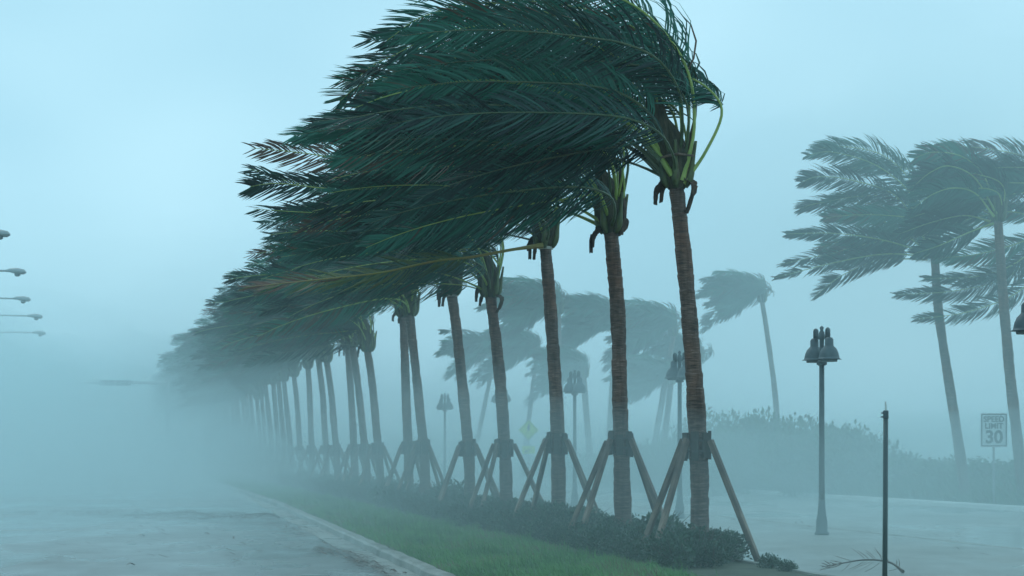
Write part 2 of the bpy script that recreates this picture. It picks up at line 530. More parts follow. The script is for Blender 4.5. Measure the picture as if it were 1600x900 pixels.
def random_ctrl(rr, L, k, n, up=1.0):
    """leaf k of n: leaves the crown all round, then bends over to stream with the wind"""
    az = 2 * math.pi * (k * 0.381966 + rr.uniform(-0.05, 0.05))
    lvl = (k + 0.5) / n                      # 0 oldest, 1 youngest
    e0 = R(12 + 66 * lvl ** 0.8 + rr.uniform(-6, 6))
    d0 = Vector((math.cos(az) * math.cos(e0), math.sin(az) * math.cos(e0), math.sin(e0)))
    ez = (-0.04 + 0.30 * lvl * up + rr.uniform(-0.13, 0.12))
    w = Vector((-1, rr.uniform(-0.30, 0.30), ez)).normalized()
    stiff = 0.34 + 0.30 * lvl + rr.uniform(-0.08, 0.12)
    if math.cos(az) > 0.2:
        stiff *= 0.8
        d0 = Vector((math.cos(az) * .35, math.sin(az) * .45, 1)).normalized()
    p = Vector((0.10 * math.cos(az), 0.10 * math.sin(az), 0.05 + 0.40 * lvl))
    pts = [p.copy()]
    steps = 10
    for i in range(steps):
        s = (i + 0.5) / steps
        m = min(1, s / stiff); m = m * m * (3 - 2 * m)
        d = (d0 * (1 - m) + w * m)
        if d.length < 0.25: d += Vector((0, 0, 0.4))
        d.normalize()
        d.z -= 0.32 * s * s * s
        d.normalize()
        p = p + d * (L / steps)
        pts.append(p.copy())
    return pts

def crown_fronds(seed, n, Lr=(4.9, 6.0), up=1.0, step=1, hero=(), leaf_len=0.88, leaf_w=0.0145):
    """the leaf meshes of one crown, root at the crown's origin"""
    rr = random.Random(seed)
    res = []
    for h in hero:
        mb = MB()
        kw = dict(h[1]) if len(h) > 1 else {}
        mats = kw.pop('mats', (M['leaf'], M['stem']))
        kw.setdefault('leaf_len', leaf_len); kw.setdefault('leaf_w', leaf_w)
        frond(mb, h[0], rr, step=step, **kw)
        res.append(mb.mesh('frond', list(mats)))
    for k in range(n):
        mb = MB()
        L = rr.uniform(*Lr)
        lv = (k + .5) / n
        frond(mb, random_ctrl(rr, L, k, n, up), rr, leaf_len=leaf_len, step=step, leaf_w=leaf_w, base_r=rr.uniform(.035, .05),
              dry=0.9 if rr.random() < 0.2 else 0.12, cut=0.93)
        res.append(mb.mesh('frond', [M['leaf'], M['stem'] if rr.random() < .6 else M['stem_dark']]))
    return res

def joined(mlist, name):
    """all leaves of a far crown in one mesh"""
    mb = MB()
    mats = [M['leaf'], M['stem_dark']]
    for me in mlist:
        vs = [v.co.copy() for v in me.vertices]
        at = [tuple(a.vector) for a in me.attributes['tint'].data]
        b = len(mb.v)
        mb.v.extend(vs); mb.a.extend(at)
        for p in me.polygons:
            mb.f.append(tuple(b + i for i in p.vertices)); mb.m.append(min(p.material_index, 1))
    return mb.mesh(name, mats)

def trunk_mesh(pts, r0, r1, seed, nside=18, fine=True):
    """ringed trunk through the given local points"""
    L = sum((Vector(pts[i + 1]) - Vector(pts[i])).length for i in range(len(pts) - 1))
    n = int(L / (0.028 if fine else 0.12))
    cp = catmull(pts, n)
    mb = MB()
    vs, fs = [], []
    ph = 0.0
    rr = random.Random(seed)
    ring = rr.uniform(.07, .11)
    acc = 0
    off = 0
    for i, p in enumerate(cp):
        s = i / n
        acc += L / n
        if acc > ring:
            acc = 0; ring = rr.uniform(.06, .12); off = rr.uniform(-.006, .008)
        base = r1 + (r0 - r1) * (1 - s) + 0.05 * math.exp(-s * L / 0.35)
        saw = (0.006 * (acc / ring) if fine else 0) + off * .8 + 0.010 * noise.noise(Vector((seed, s * L * 2.3, 0)))
        for k in range(nside):
            a = 2 * math.pi * k / nside
            nz = noise.noise(Vector((math.cos(a) * 1.4 + seed, math.sin(a) * 1.4, s * L * 6)))
            nl = noise.noise(Vector((math.cos(a) * .5 + seed, math.sin(a) * .5, s * L * 0.9)))
            r = base + saw + 0.008 * nz + 0.016 * nl
            vs.append(p + Vector((r * math.cos(a), r * math.sin(a), 0.004 * nz)))
    for i in range(n):
        for k in range(nside):
            k2 = (k + 1) % nside
            fs.append((i * nside + k, i * nside + k2, (i + 1) * nside + k2, (i + 1) * nside + k))
    fs.append(tuple(n * nside + k for k in range(nside)))
    mb.add(vs, fs)
    return mb.mesh('trunk', M['bark'], smooth=not fine)

def heart_mesh(seed, h=0.95, r=0.15, bulge=0.25):
    """fibrous heart of the crown, torn and lopsided"""
    mb = MB()
    vs, fs = [], []
    n, ns_ = 26, 22
    for i in range(n + 1):
        s = i / n
        prof = r + (bulge - r) * math.sin(min(1, s / 0.45) * math.pi / 2) if s < 0.45 else bulge * (1 - ((s - .45) / .55) ** 1.6 * 0.78)
        for k in range(ns_):
            a = 2 * math.pi * k / ns_
            nz = noise.noise(Vector((math.cos(a) * 1.8 + seed * 3, math.sin(a) * 1.8, s * 3.0)))
            nf = noise.noise(Vector((math.cos(a) * 6 + seed * 3, math.sin(a) * 6, s * 2.0)))
            rr_ = prof * (1 + 0.30 * nz * s + 0.16 * nf)
            vs.append(Vector((rr_ * math.cos(a) - 0.22 * s * s, rr_ * math.sin(a), -0.04 + s * h)))
    for i in range(n):
        for k in range(ns_):
            k2 = (k + 1) % ns_
            fs.append((i * ns_ + k, i * ns_ + k2, (i + 1) * ns_ + k2, (i + 1) * ns_ + k))
    fs.append(tuple(n * ns_ + k for k in range(ns_)))
    mb.add(vs, fs)
    return mb.mesh('crown_heart', M['fibre'])

def sheath_mesh(pts, w, seed, mat='husk'):
    """a torn strip of leaf base"""
    rr = random.Random(seed)
    cp = catmull(pts, 12)
    mb = MB()
    vs, fs = [], []
    for i, p in enumerate(cp):
        s = i / 12
        ww = w * (1 - 0.75 * s) * (1 + rr.uniform(-.3, .3))
        for q in (-1, -.33, .33, 1):
            vs.append(p + Vector((ww * q * 0.55, ww * q * 0.8, rr.uniform(-.02, .02))) + Vector((-0.03 * (1 - q * q), 0, 0)))
    for i in range(12):
        for q in range(3):
            a = i * 4 + q
            fs.append((a, a + 1, a + 5, a + 4))
    n = len(vs)
    vs2 = [v + Vector((0.012, -0.008, 0)) for v in vs]
    mb.add(vs, fs)
    mb.add(vs2, [tuple(reversed(f)) for f in fs])
    return mb.mesh('dead_sheath', M[mat])

def base_mesh(az, seed):
    """broad green leaf base clasping the heart"""
    mb = MB()
    ca, sa = math.cos(az), math.sin(az)
    pts = [Vector((.15 * ca, .15 * sa, -0.02)), Vector((.23 * ca, .23 * sa, .18)), Vector((.27 * ca, .27 * sa, .42)), Vector((.32 * ca, .32 * sa, .7))]
    mb.tube(catmull(pts, 8), [.04, .075, .085, .075, .06, .048, .040, .034, .028], 8, 0, flat=0.8)
    return mb.mesh('leaf_base', M['sheath'], smooth=True)

def coconut_mesh():
    mb = MB()
    lathe(mb, [(0.005, -.15), (.05, -.13), (.09, -.07), (.105, 0), (.09, .08), (.05, .13), (.01, .145)], 12)
    return mb.mesh('coconut', M['coconut'], smooth=True)
COCO = coconut_mesh()

# ---- leaf sets -----------------------------------------------------------
def path(root, scale_px, pts, dys=None):
    """screen-measured outline of a leaf turned into metres about the crown (x right, z up); depth comes from dys"""
    res = []
    n = len(pts)
    for i, (u, v) in enumerate(pts):
        dy = 0.0
        if dys: dy = dys[0] + (dys[1] - dys[0]) * (i / (n - 1))
        res.append(Vector(((u - root[0]) / scale_px, dy, (root[1] - v) / scale_px)))
    return res

r1 = (1058, 288)
G = dict(mats=(M['leaf'], M['stem']))
hero1 = [
    (path(r1, 100, [(1068, 284), (1102, 236), (1128, 175), (1108, 138), (1060, 112), (1000, 100), (930, 110)], (-.1, -.2)), dict(pet=.36, roll=.3, leaf_len=.6, base_r=.055, droop=.35)),
    (path(r1, 100, [(1066, 280), (1084, 200), (1076, 118), (1040, 55), (985, 8), (900, -22), (780, -30), (660, -5)], (-.15, -.5)), dict(pet=.16, roll=.1, base_r=.06, leaf_len=1.0)),
    (path(r1, 100, [(1062, 262), (1066, 180), (1050, 100), (1000, 40), (920, 5), (800, -10), (680, 18)], (0, .4)), dict(pet=.2, roll=-.4)),
    (path(r1, 100, [(1050, 272), (1005, 212), (930, 168), (850, 142), (760, 131), (680, 140), (610, 158), (560, 178)], (-.2, -.9)), dict(pet=.16, roll=.15, base_r=.062, leaf_len=.85)),
    (path(r1, 100, [(1050, 262), (995, 180), (930, 136), (860, 116), (790, 108), (720, 112), (640, 135), (590, 160)], (-.1, -.6)), dict(pet=.18, roll=.1, base_r=.05)),
    (path(r1, 100, [(1040, 230), (1018, 130), (960, 85), (900, 60), (840, 45), (770, 38), (680, 55), (620, 85)], (-.1, -.3)), dict(pet=.22, roll=.2, base_r=.05)),
    (path(r1, 100, [(1044, 225), (1012, 110), (940, 48), (850, 8), (760, -8), (660, 12), (600, 50)], (.1, .5)), dict(pet=.2, roll=-.2)),
    (path(r1, 100, [(1050, 280), (992, 224), (930, 200), (850, 190), (740, 190), (620, 200), (520, 205), (462, 215)], (.0, -.5)), dict(pet=.2, roll=.5, base_r=.045, mats=(M['leaf'], M['stem_dark']))),
    (path(r1, 100, [(1050, 280), (985, 222), (900, 185), (800, 170), (680, 165), (560, 178), (480, 200)], (.1, .6)), dict(pet=.2, roll=-.3, mats=(M['leaf'], M['stem_dark']))),
    (path(r1, 100, [(1040, 250), (980, 175), (880, 130), (760, 100), (650, 95), (560, 110), (520, 135)], (.2, 1.2)), dict(pet=.2, roll=-.5)),
    (path(r1, 100, [(1045, 240), (990, 120), (900, 70), (780, 50), (670, 55), (590, 75), (545, 105)], (.2, 1.0)), dict(pet=.2, roll=.6)),
    (path(r1, 100, [(1070, 262), (1080, 160), (1062, 90), (1018, 30), (950, -12), (850, -40), (720, -45)], (.2, .6)), dict(pet=.2, roll=.5)),
    (path(r1, 100, [(1050, 280), (975, 218), (880, 215), (780, 222), (680, 225), (590, 225), (520, 232)], (.2, .9)), dict(pet=.2, roll=.2, mats=(M['leaf'], M['stem_dark']))),
    (path(r1, 100, [(1030, 250), (960, 190), (860, 175), (740, 172), (640, 180), (560, 196), (500, 205)], (-.3, -1.3)), dict(pet=.2, roll=.9, mats=(M['leaf'], M['stem_dark']))),
]
r2 = (955, 360)
hero2 = [
    (path(r2, 87, [(935, 300), (915, 272), (880, 255), (830, 240), (760, 236), (690, 240), (600, 250), (520, 250)], (-.2, -.8)), dict(pet=.22, roll=.7, base_r=.055, dry=.5, droop=.4)),
    (path(r2, 87, [(925, 320), (890, 290), (850, 275), (780, 270), (690, 262), (580, 255), (480, 240), (395, 232)], (-.1, -.4)), dict(pet=.3, roll=.3, dry=.8)),
    (path(r2, 87, [(930, 310), (890, 270), (830, 262), (740, 270), (640, 285), (530, 290), (430, 280), (385, 285)], (.1, .3)), dict(pet=.2, roll=-.3)),
]
r3 = (855, 385)
hero3 = [
    (path(r3, 76, [(850, 384), (800, 392), (740, 404), (680, 412), (600, 430), (520, 440), (450, 448), (392, 455)], (-.25, -1.2)), dict(pet=.30, roll=.9, base_r=.07, dry=.9, leaf_len=.8, mats=(M['leaf_dry'], M['stem_dry']), droop=.05)),
    (path(r3, 76, [(858, 312), (815, 310), (760, 312), (690, 318), (600, 330), (500, 335), (400, 330)], (-.2, -.6)), dict(pet=.25, roll=.1, base_r=.05)),
    (path(r3, 76, [(850, 318), (800, 292), (760, 285), (700, 282), (600, 285), (480, 290), (390, 265)], (-.1, -.4)), dict(pet=.25, roll=.4)),
]
SETS = [
    crown_fronds(11, 12, hero=hero1),
    crown_fronds(12, 19, hero=hero2),
    crown_fronds(13, 20, hero=hero3),
    crown_fronds(14, 22),
    crown_fronds(15, 21),
    crown_fronds(16, 23),
]
def ragged(seed, n):
    rr = random.Random(seed)
    res = []
    for k in range(n):
        az = 2 * math.pi * k * .381966
        e1 = rr.uniform(-.75, .42)
        L = rr.uniform(3.6, 5.6)
        d0 = Vector((math.cos(az) * .4, math.sin(az) * .5, .25 + .9 * rr.random())).normalized()
        w = Vector((-1, rr.uniform(-.45, .45), e1)).normalized()
        p = Vector((0, 0, .2)); pts = [p.copy()]
        for i in range(8):
            m = min(1, (i + .5) / 8 / .4); m = m * m * (3 - 2 * m)
            d = (d0 * (1 - m) + w * m).normalized(); d.z -= .35 * ((i + .5) / 8) ** 2; d.normalize()
            p = p + d * L / 8; pts.append(p.copy())
        mb = MB()
        frond(mb, pts, rr, leaf_len=rr.uniform(.85, 1.2), n_leaf=74, leaf_w=.028, droop=.3, cut=.75)
        res.append(mb.mesh('frond', [M['leaf'], M['stem_dark']]))
    return res
BEACH = [crown_fronds(21, 17, (4.4, 5.6), up=0.9, step=1, leaf_len=1.0, leaf_w=.02), crown_fronds(22, 17, (4.4, 5.4), up=0.7, leaf_len=1.0, leaf_w=.02)]
HEARTS = [heart_mesh(s, 1.15 + 0.1 * (s % 2), 0.13, 0.27) for s in range(3)]
BASES = [[base_mesh(a + s, s) for a in (-2.2, -0.9, 0.3, 1.7, 3.0)] for s in (0.0, 0.5)]
RAGGED = [joined(ragged(s, n), 'crown') for s, n in ((71, 21), (72, 18), (73, 23))]
FAR_CROWNS = [joined(SETS[3], 'crown'), joined(SETS[4], 'crown'), joined(SETS[5], 'crown'), joined(BEACH[0], 'crown'), joined(BEACH[1], 'crown')] + RAGGED

ORD = ['', 'second', 'third', 'fourth', 'fifth', 'sixth', 'seventh', 'eighth', 'ninth', 'tenth', 'eleventh', 'twelfth', 'thirteenth', 'fourteenth', 'fifteenth', 'sixteenth']

def make_palm(base, top, bend, fronds, seed, r0=.165, r1=.125, scale=1.0, rot=0.0, tape=False, husks=2, coco=0, name='palm_tree', fine=True, heart=True, vary=False):
    """base, top: world points; bend: extra mid offsets along x (metres) at 1/4, 1/2, 3/4"""
    root = empty(name, base)
    d = top - base
    pts = [Vector((0, 0, -0.15))] + [d * f + Vector((b, 0, 0)) for f, b in zip((.02, .25, .5, .75), (0,) + tuple(bend))] + [d]
    link('trunk', trunk_mesh(pts, r0, r1, seed, 18 if fine else 12, fine), root)
    cr = d.copy()
    if heart:
        h = link('crown_heart', HEARTS[seed % 3], root, cr)
        for b in BASES[seed % 2]:
            link('leaf_base', b, root, cr)
        rr = random.Random(seed)
        for k in range(husks):
            x = -0.16 if k == 0 else rr.choice((-.18, .17, -.1))
            z = rr.uniform(-.1, .25)
            y = rr.uniform(-.15, .05)
            me = sheath_mesh([Vector((x, y, z + .12)), Vector((x * 1.5, y, z + .06)), Vector((x * 1.75 - .04, y, z - .08)), Vector((x * 1.45 - .10, y, z - rr.uniform(.18, .42)))], 0.13, seed + k)
            link('dead_sheath', me, root, cr)
        for k in range(coco):
            c = link('coconut', COCO, root, cr + Vector((-.22 - .05 * k, -.26 + .1 * k, .62 + .12 * k)))
    if isinstance(fronds, list):
        rv = random.Random(seed * 7 + 1)
        for me in fronds:
            if vary and rv.random() < 0.16: continue
            o = link('frond', me, root, cr)
            q = scale * (rv.uniform(.84, 1.07) if vary else 1)
            o.scale = (q,) * 3
            o.rotation_euler = (rv.uniform(-.14, .14), rv.uniform(-.13, .10), rot + rv.uniform(-.12, .12)) if vary else (0, 0, rot)
    else:
        o = link('crown', fronds, root, cr)
        o.scale = (scale,) * 3
        o.rotation_euler = (0, 0, rot)
    if tape:
        mb = MB()
        lathe(mb, [(r1 + .005, -.03), (r1 + .028, -.028), (r1 + .028, .028), (r1 + .005, .03)], 18, close=False)
        link('strap', mb.mesh('strap', M['tape']), root, cr + Vector((0, 0, -.02)))
    return root

# ------------------------------------------------------------------ timber braces round the trunks
def make_brace(base, cx, h, angs, rt, rfoot=1.14, seed=0):
    root = empty('timber_brace', base)
    rr = random.Random(seed)
    mb = MB()
    for k in range(7):
        a = 2 * math.pi * k / 7 + seed
        q = Matrix.Rotation(a, 3, 'Z')
        hh = rr.uniform(.36, .46)
        b = MB()
        b.box((cx + (rt + .035) * math.cos(a), (rt + .035) * math.sin(a), h - .14 + rr.uniform(-.03, .03)), (.045, .115, hh), 0, q)
        link('batten', b.mesh('batten', M['timber_dark']), root)
    for z in (-.05, -.22):
        b = MB()
        lathe(b, [(rt + .058, -.012), (rt + .068, -.012), (rt + .068, .012), (rt + .058, .012)], 20, c=(cx, 0, h + z), close=False)
        link('strap', b.mesh('strap', M['strap']), root)
    for a in angs:
        a = R(a)
        top = Vector((cx + (rt + .085) * math.cos(a), (rt + .085) * math.sin(a), h - .05 + rr.uniform(-.05, .03)))
        rf = rfoot * rr.uniform(.95, 1.06)
        foot = Vector((rf * math.cos(a), rf * math.sin(a), -.08))
        d = (top - foot)
        q = d.to_track_quat('Z', 'Y').to_matrix()
        b = MB()
        b.box((0, 0, 0), (.08, .09, d.length), 0)
        o = link('prop', b.mesh('prop', M['timber']), root, (top + foot) / 2)
        o.rotation_euler = q.to_euler()
        md = o.modifiers.new('edge', 'BEVEL'); md.width = .008; md.segments = 1
    return root

ROWC = 9.03
near = [  # base x, top (x, y), mid offsets px at 1/4,1/2,3/4 relative to chord, leaf set, brace angles
    (1093, (1058, 290), (8, 9, 6), 0, (-38, -133, 142)),
    (975, (955, 362), (2, 4, 5), 1, (-140, -42, 40, 165)),
    (873, (853, 385), (4, 5, 4), 2, (-155, 125, -35, 20)),
    (792, (766, 462), (5, 6, 4), 3, (-160, -125, -20, 15)),
    (735, (706, 460), (5, 5, 4), 4, (-140, -30, 40, 150)),
    (664, (640, 492), (5, 4, 2), 5, (-150, -35, 60, 130)),
    (640, (630, 494), (1, 0, 0), 3, (-140, -35, 60, 150)),
    (595, (574, 548), (3, 3, 3), 4, (-140, -30, 60, 150)),
    (574, (551, 541), (3, 3, 2), 5, (-140, -30, 60, 150)),
    (556, (543, 545), (1, 1, 1), 3, (-120, -30, 60, 150)),
    (528, (510, 565), (3, 3, 3), 4, (-140, -30, 60, 150)),
    (510, (497, 560), (3, 3, 3), 5, (-140, -30, 60, 150)),
    (488, (481, 575), (1, 1, 1), 3, (-140, -30, 60, 150)),
    (470, (459, 588), (2, 2, 2), 4, (-140, -30, 60, 150)),
]
desc = ['nearest and tallest braced palm, dark wind-blown crown cut by the top edge',
        'second braced palm from the right, brown spear beside its leaf bases',
        'third braced palm from the right, green coconut and a yellowing frond hanging left',
        'fourth braced palm from the right, ragged sheaths below its crown',
        'fifth braced palm from the right, pale strap under the crown']
for i, (bx, tp, bend, st, angs) in enumerate(near):
    Y = ROWC * F / (bx - VPX)
    s = Y / F
    base = P(ROWC, Y, 0.10)
    top = px(tp[0], tp[1], Y)
    top.y += 0.15
    sc = 1.0 if i < 3 else (0.93 + 0.05 * ((i * 7) % 3))
    fr = SETS[st]
    p = make_palm(base, top, [b * s for b in bend], fr if i < 11 else FAR_CROWNS[st - 3], 3 + i, r0=.155, r1=.125 if i else .118,
                  scale=sc, rot=0 if i < 3 else R(((i * 37) % 17) - 8), tape=i in (2, 4), husks=3 if i < 5 else 1, coco=1 if i == 2 else 0,
                  fine=i < 8, vary=i > 2)
    tag(p, desc[i] if i < 5 else '%s braced palm from the right in the kerbside row' % ORD[i], 'palm tree', 'braced palms in a row along the kerb')
    if i == 1:
        mb = MB()
        mb.tube([Vector((.17, -.1, -.05)), Vector((.21, -.1, .35)), Vector((.19, -.1, .8)), Vector((.14, -.1, 1.35))], [.05, .075, .055, .005], 6)
        link('dead_spear', mb.mesh('dead_spear', M['husk']), p, top - base)
    if i == 0:
        mb = MB()
        mb.tube([Vector((.12, -.12, .1)), Vector((.20, -.14, .6)), Vector((.26, -.14, 1.05))], [.05, .06, .005], 6)
        link('dead_spear', mb.mesh('dead_spear', M['husk']), p, top - base)
        mb = MB()
        mb.tube([Vector((-.28, -.27, .42)), Vector((0, -.34, .47)), Vector((.26, -.26, .45))], [.035, .045, .03], 6, flat=.5)
        link('leaf_stub', mb.mesh('leaf_stub', M['timber']), p, top - base)
        # a brown torn mass of young leaves above the heart
        mb = MB()
        mb.tube([Vector((-.15, 0, .5)), Vector((-.25, -.02, .9)), Vector((-.36, -.02, 1.35)), Vector((-.45, 0, 1.7))], [.2, .19, .13, .03], 9)
        link('young_leaf', mb.mesh('young_leaf', M['fibre']), p, top - base)
    # brace height: collar top a little above the eye
    hcol = [2.02, 2.08, 2.10, 2.02, 2.02, 2.05, 2.03, 2.03, 2.0, 2.0, 2.0, 2.0, 2.0, 2.0][i] - 0.10
    frac = hcol / (top.z - base.z)
    cx = (top.x - base.x) * frac + bend[0] * s * min(1, frac * 4) * .9
    b = make_brace(base, cx, hcol, angs, .165, seed=i)
    tag(b, ('timber brace of battens and slanted props round the nearest palm' if i == 0 else
            'timber brace round the %s palm from the right in the row' % ORD[i]), 'tree brace', 'timber braces round the row of palms')
    if i == 8: BR = b

# the rest of the row, fading into the mist
inv = 1000.0 / (470 - VPX)
rr = random.Random(77)
TR = None
k = 0
protos = []
while True:
    inv += rr.uniform(0.15, 0.19)
    if inv > 7.6: break
    bx = VPX + 1000.0 / inv
    Y = ROWC * F / (bx - VPX)
    base = P(ROWC, Y, 0.10)
    if k < 3:
        top = base + Vector((rr.uniform(-.55, -.2), 0, rr.uniform(5.3, 5.8)))
        p = make_palm(base, top, (.06, .06, .03), FAR_CROWNS[k % 3], 30 + k, r0=.17, r1=.13, scale=1.06, fine=False, husks=0)
        protos.append(p)
    else:
        p = copy_tree(protos[k % 3])
        p.location = base
        sc = rr.uniform(.90, 1.10)
        p.scale = (sc, sc, sc * rr.uniform(.94, 1.06))
        p.rotation_euler = (0, 0, R(rr.uniform(-9, 9)))
    if k < 6: tag(p, '%s braced palm from the right, hazy, near the misty end' % ('fifteenth sixteenth seventeenth eighteenth nineteenth twentieth'.split()[k]), 'palm tree', 'braced palms in a row along the kerb')
    else: tag(p, 'faint braced palm lost in thick mist at the far end of the row', 'palm tree', 'faint braced palms at the misty end of the row')
    b = copy_tree(BR)
    b.location = base
    b.rotation_euler = (0, 0, R(rr.uniform(-20, 20)))
    if k < 6: b['label'] = 'hazy timber brace round the %s palm from the right' % ('fifteenth sixteenth seventeenth eighteenth nineteenth twentieth'.split()[k])
    else:
        b['label'] = 'faint timber brace round a palm in the mist at the far end'
        b['group'] = 'faint timber braces at the misty end of the row'
    k += 1

# ------------------------------------------------------------------ palms on the beach side
def bpath(root, Y, pts, dys=None):
    return path(root, F / Y, pts, dys)
rR1 = (1460, 400)
heroR1 = [
    (bpath(rR1, 75, [(1455, 385), (1425, 310), (1370, 262), (1300, 240), (1258, 245)], (-.2, -.4)), dict(roll=.3)),
    (bpath(rR1, 75, [(1455, 380), (1430, 290), (1380, 240), (1310, 226), (1275, 232)], (.2, .4)), dict(roll=-.2)),
    (bpath(rR1, 75, [(1450, 385), (1400, 310), (1330, 285), (1275, 280), (1246, 290)], (-.1, -.9)), dict(roll=.1)),
    (bpath(rR1, 75, [(1450, 390), (1400, 330), (1330, 312), (1280, 315), (1255, 322)], (.1, .8)), dict(roll=.5)),
    (bpath(rR1, 75, [(1450, 395), (1390, 350), (1330, 335), (1290, 338)], (-.1, .2)), dict(roll=.2)),
    (bpath(rR1, 75, [(1450, 398), (1380, 378), (1300, 368), (1222, 370)], (-.2, -1.)), dict(roll=.1, leaf_len=.7)),
    (bpath(rR1, 75, [(1450, 400), (1380, 388), (1300, 395), (1222, 412)], (.1, .4)), dict(roll=.3, leaf_len=.7)),
    (bpath(rR1, 75, [(1450, 402), (1380, 398), (1300, 412), (1207, 436)], (-.2, -.4)), dict(roll=.1, base_r=.06, leaf_len=.6)),
    (bpath(rR1, 75, [(1450, 405), (1380, 405), (1320, 428), (1276, 462)], (.1, .6)), dict(roll=-.2, leaf_len=.7)),
    (bpath(rR1, 75, [(1465, 385), (1460, 310), (1420, 262), (1370, 255), (1320, 262)], (.1, .6)), dict(roll=.4)),
]
rR2 = (1560, 345)
heroR2 = [
    (bpath(rR2, 70, [(1555, 330), (1535, 275), (1500, 246), (1455, 240), (1425, 250)], (-.1, -.4)), dict(roll=.2, base_r=.055)),
    (bpath(rR2, 70, [(1555, 335), (1520, 280), (1480, 262), (1450, 272), (1425, 292)], (-.2, -.6)), dict(roll=.3, base_r=.055)),
    (bpath(rR2, 70, [(1550, 340), (1520, 305), (1485, 297), (1450, 308), (1420, 330)], (-.3, -.8)), dict(roll=.1, base_r=.055)),
    (bpath(rR2, 70, [(1560, 335), (1555, 285), (1530, 262), (1490, 258), (1445, 262)], (.2, .8)), dict(roll=-.4)),
    (bpath(rR2, 70, [(1550, 345), (1510, 335), (1460, 345), (1412, 362)], (.2, .6)), dict(roll=-.3)),
    (bpath(rR2, 70, [(1550, 350), (1510, 365), (1465, 385), (1425, 398)], (-.2, -.4)), dict(roll=.3)),
]
rR3 = (1650, 345)
heroR3 = [
    (bpath(rR3, 73, [(1640, 340), (1610, 280), (1570, 256), (1525, 256), (1490, 270)], (.2, .5)), dict(roll=.2)),
    (bpath(rR3, 73, [(1640, 350), (1590, 330), (1540, 335), (1480, 350)], (.1, .7)), dict(roll=.2)),
    (bpath(rR3, 73, [(1640, 360), (1590, 380), (1530, 395), (1470, 400)], (.1, .9)), dict(roll=.2)),
    (bpath(rR3, 73, [(1640, 370), (1580, 430), (1500, 452), (1405, 458)], (.1, .8)), dict(roll=.1, leaf_len=.8)),
    (bpath(rR3, 73, [(1645, 380), (1600, 450), (1520, 485), (1432, 498)], (.1, .4)), dict(roll=.1, leaf_len=.7)),
    (bpath(rR3, 73, [(1640, 365), (1590, 410), (1530, 430), (1450, 432)], (.1, .8)), dict(roll=.5, leaf_len=.8)),
]
def beach(bx, tp, Y, bend, hero, n, seed, label, by=None, sc=1.0, far=None, r=(.2, .14), up=.8):
    base = px(bx, 0, Y); base.z = 0.05
    top = px(tp[0], tp[1], Y)
    if far is None:
        fr = crown_fronds(seed, n, (4.0, 5.2) if seed != 42 else (2.6, 3.4), up=up, hero=hero, leaf_len=.8, leaf_w=.02)
    else:
        fr = FAR_CROWNS[far]
    p = make_palm(base, top, [b * Y / F for b in bend], fr, seed, r0=r[0], r1=r[1], scale=sc, husks=0, fine=False, heart=True)
    tag(p, label, 'palm tree', 'palms beyond the far road')
    return p
beach(1510, rR1, 75, (0, -3, -5), heroR1, 5, 41, 'tall leaning palm left of the speed limit sign, fronds streaming left in bands')
beach(1601, rR2, 70, (-2, -4, -3), heroR2, 6, 42, 'tall palm at the right edge, trunk just right of the speed limit sign')
beach(1688, rR3, 73, (-2, -3, -2), heroR3, 7, 43, 'palm standing beyond the right edge with only its streaming fronds in view')
beach(1222, (1191, 472), 125, (2, 4, 3), None, 0, 44, 'slender distant palm alone in the sky gap left of the near lamp', sc=.82, far=5, r=(.2, .13))
beach(1012, (1052, 525), 118, (0, 0, 0), None, 0, 45, 'misty palm seen between the first and second braced trunks, bushy crown', sc=.9, far=5)
beach(948, (962, 515), 118, (0, 0, 0), None, 0, 46, 'misty palm seen between the second and third braced trunks', sc=.85, far=7)
beach(880, (872, 490), 112, (0, 0, 0), None, 0, 47, 'misty palm crown rising behind the third braced trunk from the right', sc=.85, far=5)
beach(1085, (1092, 560), 130, (0, 0, 0), None, 0, 50, 'misty low palm just behind the nearest braced trunk', sc=.7, far=6)
beach(925, (912, 590), 112, (0, 0, 0), None, 0, 51, 'low ragged misty palm right of the third braced trunk, behind a lamp', sc=.7, far=7)
beach(1030, (1048, 600), 112, (0, 0, 0), None, 0, 52, 'low ragged misty palm left of the nearest braced trunk', sc=.7, far=5)
beach(815, (838, 560), 150, (0, 0, 0), None, 0, 48, 'faint palm in mist between the fourth and fifth braced trunks', sc=.95, far=7)
beach(735, (772, 560), 165, (0, 0, 0), None, 0, 49, 'very faint distant palm behind the fifth braced trunk', sc=.95, far=6)

